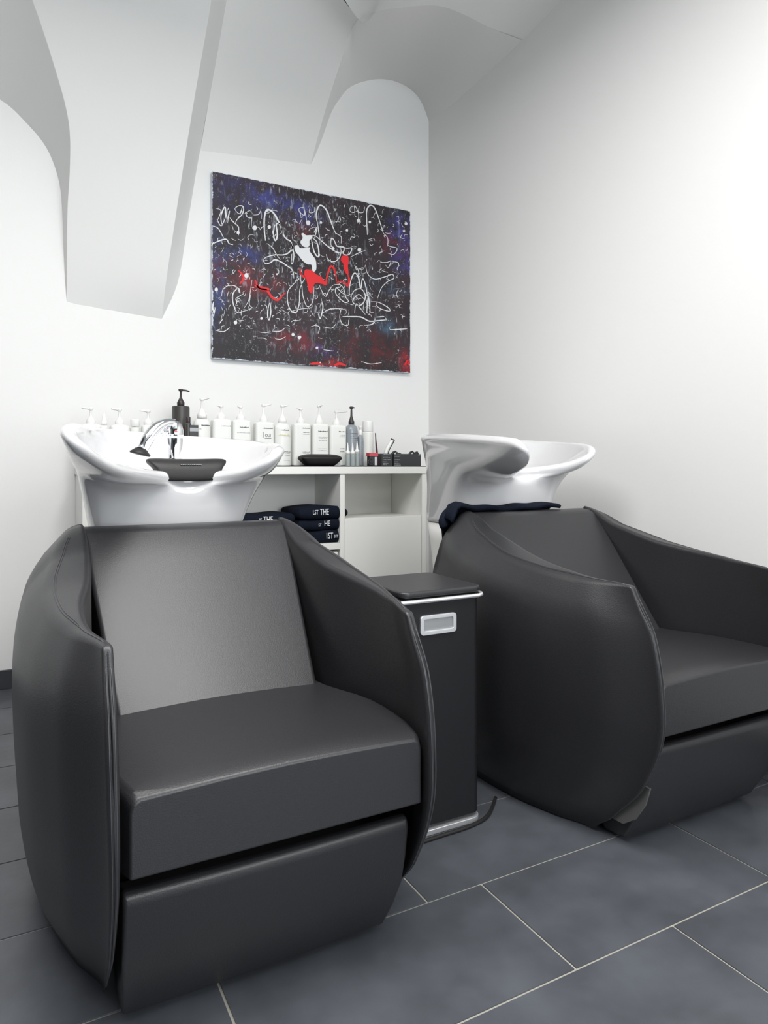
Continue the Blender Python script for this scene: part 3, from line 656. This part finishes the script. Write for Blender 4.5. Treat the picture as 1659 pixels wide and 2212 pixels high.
o = from_bm('tint_brush', bm, M['plum'], None); tag(o, 'thin plum brush handle standing up behind the red-topped packet', 'brush')
def clipbox(name, label, x0, x1, y0, y1, h, lines):
    t = thing(name, label, 'box', ((x0 + x1) / 2, y0, ZT)); w = (x1 - x0) / 2; bm = bmesh.new()
    dp = y1 - y0
    box(bm, -w, w, 0, 0.002, 0, h); box(bm, -w, w, dp - .002, dp, 0, h); box(bm, -w, -w + .002, .002, dp - .002, 0, h); box(bm, w - .002, w, .002, dp - .002, 0, h); box(bm, -w + .002, w - .002, .002, dp - .002, 0, .002)
    from_bm('carton', bm, M['boxblack'], t, smooth=False)
    bm = bmesh.new()
    for a, b, z, hh in lines: squiggle(bm, a * w, b * w, lambda x: -0.0008, z, hh, 0, 1)
    from_bm('label_print', bm, M['whiteprint'], t, smooth=False); return t
clipbox('open_box', 'small open black box with white print, left of the clip tray', 1.622, 1.684, 3.05, 3.11, 0.062, [(-.7, .6, .056, .003), (-.7, .2, .048, .002), (-.7, .5, .040, .002), (-.7, .6, .030, .0025), (-.7, .0, .020, .002), (-.7, .2, .013, .0015), (-.7, -.1, .006, .0015)])
clipbox('clip_tray', 'long open black box full of hair clips beside the right basin', 1.692, 1.852, 3.05, 3.12, 0.062, [(-.95, -.5, .056, .003), (-.95, -.6, .048, .002), (-.95, -.55, .030, .003), (-.95, -.7, .020, .002), (-.95, -.6, .013, .0015), (-.95, -.5, .004, .002), (.8, .97, .056, .004)])
rnd = random.Random(5)
for k, (x, yy, rz, lab) in enumerate([(1.700, 3.07, 0.5, 'black hair clip at the left end of the clip tray'), (1.735, 3.085, 1.2, 'black hair clip lying flat in the middle of the clip tray'), (1.775, 3.075, 2.0, 'black hair clip right of the flat one in the clip tray'), (1.812, 3.085, 0.9, 'black hair clip standing near the right end of the clip tray'), (1.836, 3.07, 2.4, 'black hair clip at the right end of the clip tray, by the basin')]):
    t = thing('hair_clip', lab, 'hair clip', (x, yy, ZT + 0.046), 'black hair clips in the tray'); t.rotation_euler = (0, [-0.9, -.2, .3, -1.0, -.8][k], rz * 0.3)
    for sg in (-1, 1):
        bm = bmesh.new(); tube(bm, cat([(-0.018, 0, 0), (0.0, sg * .004, 0.004 + sg * .006), (0.020, sg * .003, 0.002 + sg * .010), (0.034, 0, 0.0 + sg * .003)], 12), 0, 8, True, [0.004 + 0.003 * math.sin(PI * j / 11) for j in range(12)])
        from_bm('clip_jaw', bm, M['clip'], t)
bm = bmesh.new(); pts = cat([(1.655, 3.085, ZT + 0.02), (1.667, 3.085, ZT + 0.075), (1.692, 3.085, ZT + 0.118), (1.702, 3.085, ZT + 0.132)], 18)
tube(bm, pts, 0, 10, True, [0.009 + 0.002 * math.sin(PI * k / 17) for k in range(18)])
t = from_bm('hair_tool', bm, M['bottle'], None); tag(t, 'white tool with black edge leaning out of the small open black box', 'hair tool')
bm = bmesh.new(); tube(bm, [p + Vector((0.010, -0.004, -0.001)) for p in pts[6:]] + [pts[-1] + Vector((-0.008, -0.003, 0.006))], 0.0042, 8)
from_bm('black_edge', bm, M['clip'], t)

# ------------------------------------------------------------------ painting
pa = thing('painting', 'large abstract dark canvas with white scribbles and red patches hanging on the back wall', 'painting', (1.39, 3.31, 1.913))
pm = bpy.data.materials.new('abstract_paint'); pm.use_nodes = True; nt_ = pm.node_tree; N = nt_.nodes; Lk = nt_.links; bs = N['Principled BSDF']; bs.inputs['Roughness'].default_value = 0.6
tc = N.new('ShaderNodeTexCoord')
def noise(sc, det=5, dist=0.0, off=(0, 0, 0), stretch=(1, 1, 1)):
    mp = N.new('ShaderNodeMapping'); mp.inputs['Location'].default_value = off; mp.inputs['Scale'].default_value = stretch; Lk.new(tc.outputs['Object'], mp.inputs[0])
    n = N.new('ShaderNodeTexNoise'); n.inputs['Scale'].default_value = sc; n.inputs['Detail'].default_value = det; n.inputs['Distortion'].default_value = dist; n.inputs['Roughness'].default_value = 0.65
    Lk.new(mp.outputs[0], n.inputs['Vector']); return n.outputs['Fac']
def ramp(fac, a, b):
    r = N.new('ShaderNodeMapRange'); r.inputs['From Min'].default_value = a; r.inputs['From Max'].default_value = b; Lk.new(fac, r.inputs['Value']); return r.outputs['Result']
def mix(fac, a, b):
    m = N.new('ShaderNodeMix'); m.data_type = 'RGBA'
    if isinstance(fac, float): m.inputs['Factor'].default_value = fac
    else: Lk.new(fac, m.inputs['Factor'])
    for s, v in (('A', a), ('B', b)):
        if isinstance(v, tuple): m.inputs[6 if s == 'A' else 7].default_value = (*v, 1)
        else: Lk.new(v, m.inputs[6 if s == 'A' else 7])
    return m.outputs[2]
def mul(a, b):
    m = N.new('ShaderNodeMath'); m.operation = 'MULTIPLY'; Lk.new(a, m.inputs[0])
    if isinstance(b, float): m.inputs[1].default_value = b
    else: Lk.new(b, m.inputs[1])
    return m.outputs[0]
def spot(x, z, rx, rz):
    mp = N.new('ShaderNodeMapping'); mp.inputs['Location'].default_value = (-x / rx, 0, -z / rz); mp.inputs['Scale'].default_value = (1 / rx, 0, 1 / rz); Lk.new(tc.outputs['Object'], mp.inputs[0])
    v = N.new('ShaderNodeVectorMath'); v.operation = 'LENGTH'; Lk.new(mp.outputs[0], v.inputs[0]); return ramp(v.outputs['Value'], 1.0, 0.3)
c = mix(ramp(noise(3.0, 6, .4), .35, .7), (0.008, 0.008, 0.010), (0.040, 0.022, 0.030))
for x, z, rx, rz, col in [(-.40, .36, .2, .12, (0.03, 0.035, 0.16)), (-.10, .33, .16, .08, (0.05, 0.06, 0.32)), (-.26, .37, .14, .07, (0.05, 0.06, 0.30)), (.50, .33, .13, .13, (0.07, 0.06, 0.32)), (.52, .17, .12, .12, (0.05, 0.04, 0.24)),
        (-.40, .07, .14, .06, (0.03, 0.06, 0.30)), (-.52, -.05, .05, .35, (0.03, 0.06, 0.22)), (.42, .02, .25, .06, (0.03, 0.06, 0.12)), (.40, -.20, .1, .07, (0.05, 0.10, 0.16)),
        (-.46, -.04, .2, .12, (0.12, 0.008, 0.015)), (-.32, -.06, .16, .09, (0.28, 0.01, 0.02)), (.45, .25, .15, .08, (0.14, 0.008, 0.03)), (-.13, -.33, .17, .08, (0.22, 0.01, 0.02)), (.30, -.33, .25, .13, (0.12, 0.008, 0.012)),
        (.12, .10, .14, .12, (0.03, 0.008, 0.010)), (.1, -.43, .12, .04, (0.40, 0.01, 0.02)), (.52, -.40, .06, .1, (0.45, 0.01, 0.02)), (-.08, .24, .07, .06, (0.16, 0.01, 0.02)), (.02, -.37, .1, .05, (0.10, 0.03, 0.22)), (-.5, .4, .1, .1, (0.02, 0.02, 0.10))]:
    c = mix(mul(spot(x, z, rx, rz), ramp(noise(14, 7, .5, (x * 9, 0, z * 7)), .42, .68)), c, col)
dry = mul(ramp(noise(28, 8, 1.2, (3, 1, 2), (1.6, 1, .55)), .545, .69), ramp(noise(3.2, 3, 0, (7, 2, 5)), .38, .62))
c = mix(mul(dry, .8), c, (0.42, 0.46, 0.53))
dry2 = mul(ramp(noise(60, 6, 2.0, (1, 5, 9), (1, 1, 1)), .60, .68), ramp(noise(4.5, 3, 0, (2, 2, 1)), .42, .6))
c = mix(mul(dry2, .65), c, (0.62, 0.64, 0.66))
# unpainted pale edge with a ragged border
sx = N.new('ShaderNodeSeparateXYZ'); Lk.new(tc.outputs['Object'], sx.inputs[0])
def absn(o, k):
    m = N.new('ShaderNodeMath'); m.operation = 'ABSOLUTE'; Lk.new(o, m.inputs[0]); s = N.new('ShaderNodeMath'); s.operation = 'SUBTRACT'; Lk.new(m.outputs[0], s.inputs[0]); s.inputs[1].default_value = k; return s.outputs[0]
mx = N.new('ShaderNodeMath'); mx.operation = 'MAXIMUM'; Lk.new(absn(sx.outputs['X'], .552), mx.inputs[0]); Lk.new(absn(sx.outputs['Z'], .450), mx.inputs[1])
ad = N.new('ShaderNodeMath'); ad.operation = 'ADD'; Lk.new(mx.outputs[0], ad.inputs[0]); Lk.new(mul(noise(26, 6, .5, (4, 4, 4)), 0.030), ad.inputs[1])
c = mix(ramp(ad.outputs[0], 0.0115, 0.0140), c, (0.58, 0.64, 0.74))
Lk.new(c, bs.inputs['Base Color'])
bp = N.new('ShaderNodeBump'); bp.inputs['Strength'].default_value = .3; bp.inputs['Distance'].default_value = .002; Lk.new(noise(120, 2), bp.inputs['Height']); Lk.new(bp.outputs[0], bs.inputs['Normal'])
boxo('canvas', (-0.552, 0.552, 0.0, 0.026, -0.450, 0.450), pm, pa, bevel=0.003)
# thick paint: coordinates in the 1659-pixel study of the canvas, mapped to metres on its face
def cv(px, py):
    t = (px - 95) / 1470.0
    top = 85 + (375 - 85) * t + 10 * 0; bot = 1465 + (1590 - 1465) * t
    # undo the foreshortening along the wall
    X = 1.10 * t * 0.865 / (1 - 0.135 * t) if False else 1.104 * (t / (1.157 - 0.157 * t))
    return (-0.552 + X, 0.450 - 0.9 * (py - top) / (bot - top))
def ribbon(bm, pts, w, taper=True, z0=-0.0012):
    P = cat([(*cv(x, y), 0) for x, y in pts], max(8, len(pts) * 6)); n = len(P)
    w *= 0.00075; L, Rr = [], []
    for i, p in enumerate(P):
        t = (P[min(i + 1, n - 1)] - P[max(i - 1, 0)]).normalized(); nn = Vector((-t.y, t.x, 0))
        ww = w * (0.45 + 0.55 * math.sin(PI * (i + .5) / n)) * (0.85 + 0.3 * random.random()) if taper else w
        a, b = p + nn * ww / 2, p - nn * ww / 2
        L.append(Vector((a.x, 0, a.y))); Rr.append(Vector((b.x, 0, b.y)))
    loft(bm, [[v + Vector((0, 0.0004, 0)) for v in L], [v + Vector((0, z0, 0)) for v in L], [v + Vector((0, z0, 0)) for v in Rr], [v + Vector((0, 0.0004, 0)) for v in Rr]], False)
def blob(bm, pts, z0=-0.002):
    P = cat([(*cv(x, y), 0) for x, y in pts], len(pts) * 5, True)
    P = [Vector((p.x, 0, p.y)) for p in P]; loft(bm, [[p + Vector((0, 0.0004, 0)) for p in P], [p + Vector((0, z0, 0)) for p in P]], True, False, True)
bm = bmesh.new()
LN = [
 ([(490, 600), (480, 480), (490, 390), (520, 372), (560, 410), (600, 490), (625, 560), (650, 590), (680, 610), (685, 680)], 12),
 ([(560, 480), (548, 540), (560, 600), (578, 560), (570, 480), (600, 480), (620, 560)], 10),
 ([(875, 470), (865, 410), (880, 350), (905, 338), (940, 370), (965, 430), (990, 500), (1010, 545)], 10),
 ([(875, 460), (885, 540), (895, 590)], 6),
 ([(1245, 555), (1240, 450), (1240, 370), (1265, 335), (1295, 350), (1325, 420), (1350, 500), (1362, 540)], 9),
 ([(1010, 545), (1050, 570), (1050, 620)], 5), ([(1362, 540), (1395, 580), (1395, 640)], 5),
 ([(270, 380), (265, 360), (295, 342), (325, 350), (320, 400), (275, 450), (270, 480)], 6), ([(270, 380), (300, 400), (320, 345)], 5),
 ([(390, 370), (350, 390), (350, 420), (385, 430), (390, 370), (385, 500)], 5), ([(400, 410), (440, 405), (455, 380), (460, 440)], 4),
 ([(780, 350), (740, 360), (745, 390), (780, 410), (775, 350), (800, 470)], 5), ([(1150, 340), (1120, 350), (1118, 380), (1150, 385), (1150, 335), (1180, 400), (1170, 470)], 5),
 ([(820, 350), (815, 390), (850, 385), (852, 350)], 4), ([(1185, 340), (1180, 385), (1215, 385), (1225, 345)], 4),
 ([(820, 565), (850, 560), (880, 580), (950, 640), (1010, 680), (1060, 690), (1070, 650), (1020, 640), (1000, 600), (980, 580), (975, 630), (1000, 660)], 8),
 ([(830, 590), (850, 680), (880, 720), (885, 680), (870, 610), (840, 580)], 10), ([(860, 560), (870, 500), (850, 540)], 8),
 ([(1040, 650), (1070, 700), (1110, 700), (1130, 655), (1090, 655), (1060, 640)], 7), ([(940, 700), (955, 740), (1000, 755), (1040, 720), (1050, 660)], 6),
 ([(1390, 620), (1410, 640), (1465, 655), (1440, 700), (1395, 690)], 5), ([(1120, 720), (1180, 690), (1230, 670)], 5),
 ([(470, 740), (500, 720), (560, 705), (620, 705), (660, 690), (690, 650), (680, 620), (700, 700), (690, 770), (680, 760), (685, 700)], 8),
 ([(470, 735), (490, 770), (530, 760), (560, 740), (610, 760), (640, 780), (690, 820), (700, 880)], 8), ([(500, 620), (540, 650), (570, 700), (600, 740)], 5),
 ([(105, 620), (150, 600), (200, 590), (220, 620), (250, 630)], 8), ([(95, 490), (140, 510), (180, 580)], 6), ([(105, 610), (90, 640)], 6),
 ([(170, 490), (160, 420), (190, 350), (200, 440), (215, 360), (205, 470), (225, 380)], 9), ([(130, 440), (160, 490), (190, 440)], 6),
 ([(225, 430), (260, 470), (290, 500), (290, 560)], 6), ([(120, 360), (160, 380), (130, 460)], 4),
 ([(165, 1010), (175, 960), (220, 930), (275, 940), (300, 990), (290, 950), (250, 990), (250, 1060), (280, 1130), (330, 1120), (380, 1105)], 6),
 ([(390, 890), (380, 960), (365, 1040), (330, 1100)], 4), ([(280, 1060), (270, 1030), (295, 1010), (330, 990)], 4),
 ([(520, 1060), (505, 1130), (515, 1190), (530, 1130), (525, 1060)], 7), ([(380, 1000), (370, 1070), (400, 1100)], 5),
 ([(740, 880), (690, 930), (655, 980), (655, 1060), (680, 1120), (720, 1130), (740, 1060), (745, 960), (780, 880)], 6),
 ([(760, 810), (750, 870), (760, 940), (770, 1020), (800, 1090), (840, 1050), (850, 940)], 5), ([(690, 1120), (760, 1105), (830, 1100)], 4),
 ([(910, 1055), (885, 1130), (895, 1180), (915, 1100), (905, 1060), (880, 1150)], 8), ([(890, 930), (900, 960), (935, 1015), (960, 970), (990, 930)], 5),
 ([(910, 1140), (960, 1110), (1030, 1105), (1070, 1110)], 5),
 ([(990, 930), (1040, 925), (1070, 960), (1085, 1020), (1105, 1050), (1080, 1060), (1040, 1030), (1010, 990), (1015, 950), (1060, 990), (1110, 1010)], 6),
 ([(1110, 1010), (1115, 930), (1135, 860), (1155, 840), (1180, 880), (1195, 960), (1210, 880), (1235, 950), (1250, 1060)], 8),
 ([(1120, 1020), (1150, 970), (1200, 960), (1230, 1010), (1210, 1070), (1170, 1080), (1135, 1050), (1180, 1000), (1225, 1040)], 7),
 ([(1240, 1140), (1245, 1060), (1250, 1010), (1260, 1070), (1265, 1130)], 9), ([(1150, 1140), (1160, 1070), (1190, 1100), (1230, 1150)], 6),
 ([(1160, 790), (1180, 830), (1175, 860)], 5), ([(1150, 780), (1165, 820)], 5),
 ([(1230, 780), (1250, 850), (1300, 885), (1370, 870), (1430, 850), (1440, 880), (1400, 900), (1350, 950), (1320, 1030)], 6),
 ([(1340, 760), (1390, 760), (1420, 750), (1400, 800), (1380, 780)], 5), ([(1430, 755), (1475, 765), (1465, 820)], 5),
 ([(1270, 1055), (1330, 1060), (1400, 1100), (1410, 1125), (1350, 1110), (1310, 1080), (1320, 1055)], 6),
 ([(1060, 1165), (1130, 1165), (1200, 1170), (1260, 1200), (1330, 1195), (1390, 1190)], 9), ([(1220, 1230), (1290, 1215), (1310, 1120), (1300, 1190)], 9), ([(1310, 1170), (1370, 1165)], 7),
 ([(1050, 1110), (1040, 1170), (1060, 1220), (1100, 1230), (1105, 1190)], 5), ([(1410, 1265), (1480, 1262), (1540, 1258)], 7), ([(1475, 960), (1460, 1000), (1475, 1030)], 4),
 ([(105, 1050), (95, 1130), (115, 1090), (105, 1160)], 9), ([(120, 1260), (180, 1270), (225, 1240)], 5), ([(150, 1210), (175, 1175)], 5),
 ([(430, 1320), (470, 1320), (500, 1330)], 4), ([(560, 1325), (600, 1330), (640, 1310)], 4), ([(540, 1270), (600, 1270), (635, 1245)], 5), ([(920, 1410), (950, 1415), (990, 1420)], 5),
 ([(440, 1275), (490, 1280), (530, 1275)], 4), ([(850, 1230), (890, 1240), (880, 1290)], 5), ([(920, 1240), (980, 1250), (1010, 1220)], 5), ([(690, 1190), (750, 1195)], 5), ([(290, 1190), (330, 1190)], 5), ([(1200, 1500), (1270, 1520), (1350, 1510)], 5)]
for pts, w in LN: ribbon(bm, pts, w)
rnd = random.Random(11)
for k in range(520):                                 # small flicks between the large loops
    x = rnd.uniform(120, 1530); t = (x - 95) / 1470; y = rnd.choice((rnd.gauss(470 + 60 * t, 90), rnd.gauss(900, 150), rnd.gauss(1130, 90), rnd.gauss(800, 190)))
    if not 300 < y < 1480: continue
    a = rnd.uniform(0, 6.3); l = rnd.uniform(5, 24); a2 = a + rnd.uniform(-1.6, 1.6)
    ribbon(bm, [(x, y), (x + l * math.cos(a), y + l * math.sin(a)), (x + l * math.cos(a) + l * math.cos(a2), y + l * math.sin(a) + l * math.sin(a2))], rnd.uniform(1.5, 4), True, -0.0008)
for x, y, r in [(410, 505, 17), (805, 468, 17), (1178, 450, 13), (1530, 470, 11), (1093, 523, 9), (518, 500, 13), (350, 856, 17), (268, 1205, 14), (693, 1297, 12), (742, 1317, 13), (870, 1397, 10), (288, 540, 12), (575, 848, 7), (460, 1175, 10), (900, 465, 9), (1263, 460, 9), (125, 960, 14), (895, 1505, 5), (1185, 665, 14), (990, 660, 12), (1515, 525, 9)]:
    blob(bm, [(x + r * math.cos(a) * rnd.uniform(.8, 1.1), y + r * 1.1 * math.sin(a) * rnd.uniform(.8, 1.1)) for a in [k * PI / 3.5 for k in range(7)]])
blob(bm, [(770, 545), (790, 560), (830, 560), (835, 580), (815, 600), (815, 635), (795, 650), (765, 640), (748, 610), (765, 580), (755, 550)], -0.003)
blob(bm, [(705, 640), (730, 635), (745, 655), (780, 655), (820, 650), (815, 675), (845, 720), (862, 750), (865, 810), (850, 830), (835, 820), (830, 780), (800, 775), (765, 750), (735, 710), (710, 680)], -0.003)
pw = from_bm('white_paint', bm, M['whiteprint'], pa, smooth=False); pw['label'] = 'raised white scribbles, drops and blots of paint'
bm = bmesh.new()
blob(bm, [(785, 815), (830, 820), (865, 850), (905, 870), (925, 900), (945, 890), (940, 930), (900, 920), (860, 915), (845, 940), (835, 990), (810, 975), (800, 930), (790, 880), (775, 850)], -0.0025)
blob(bm, [(1060, 712), (1100, 715), (1105, 750), (1100, 790), (1105, 850), (1090, 850), (1070, 810), (1065, 770), (1048, 745)], -0.0022)
ribbon(bm, [(935, 910), (950, 850), (970, 795), (990, 795), (1010, 850), (1015, 900)], 14); ribbon(bm, [(1095, 840), (1110, 890), (1100, 935), (1080, 920)], 16); ribbon(bm, [(1015, 910), (1060, 905), (1100, 925)], 10)
ribbon(bm, [(415, 890), (440, 950), (500, 970), (540, 1020), (580, 1040), (620, 1000), (640, 985)], 16); ribbon(bm, [(410, 930), (460, 950), (520, 960)], 22); ribbon(bm, [(290, 820), (330, 870), (300, 920)], 14); ribbon(bm, [(745, 800), (755, 850), (790, 880)], 14)
ribbon(bm, [(820, 1515), (870, 1512), (915, 1520)], 16); ribbon(bm, [(1000, 1528), (1040, 1515), (1085, 1530)], 18); ribbon(bm, [(1520, 1530), (1545, 1500), (1550, 1530)], 20)
pr_ = from_bm('red_paint', bm, mat('red_paint', (0.72, 0.012, 0.018), 0.5), pa, smooth=False); pr_['label'] = 'raised red patches of paint'
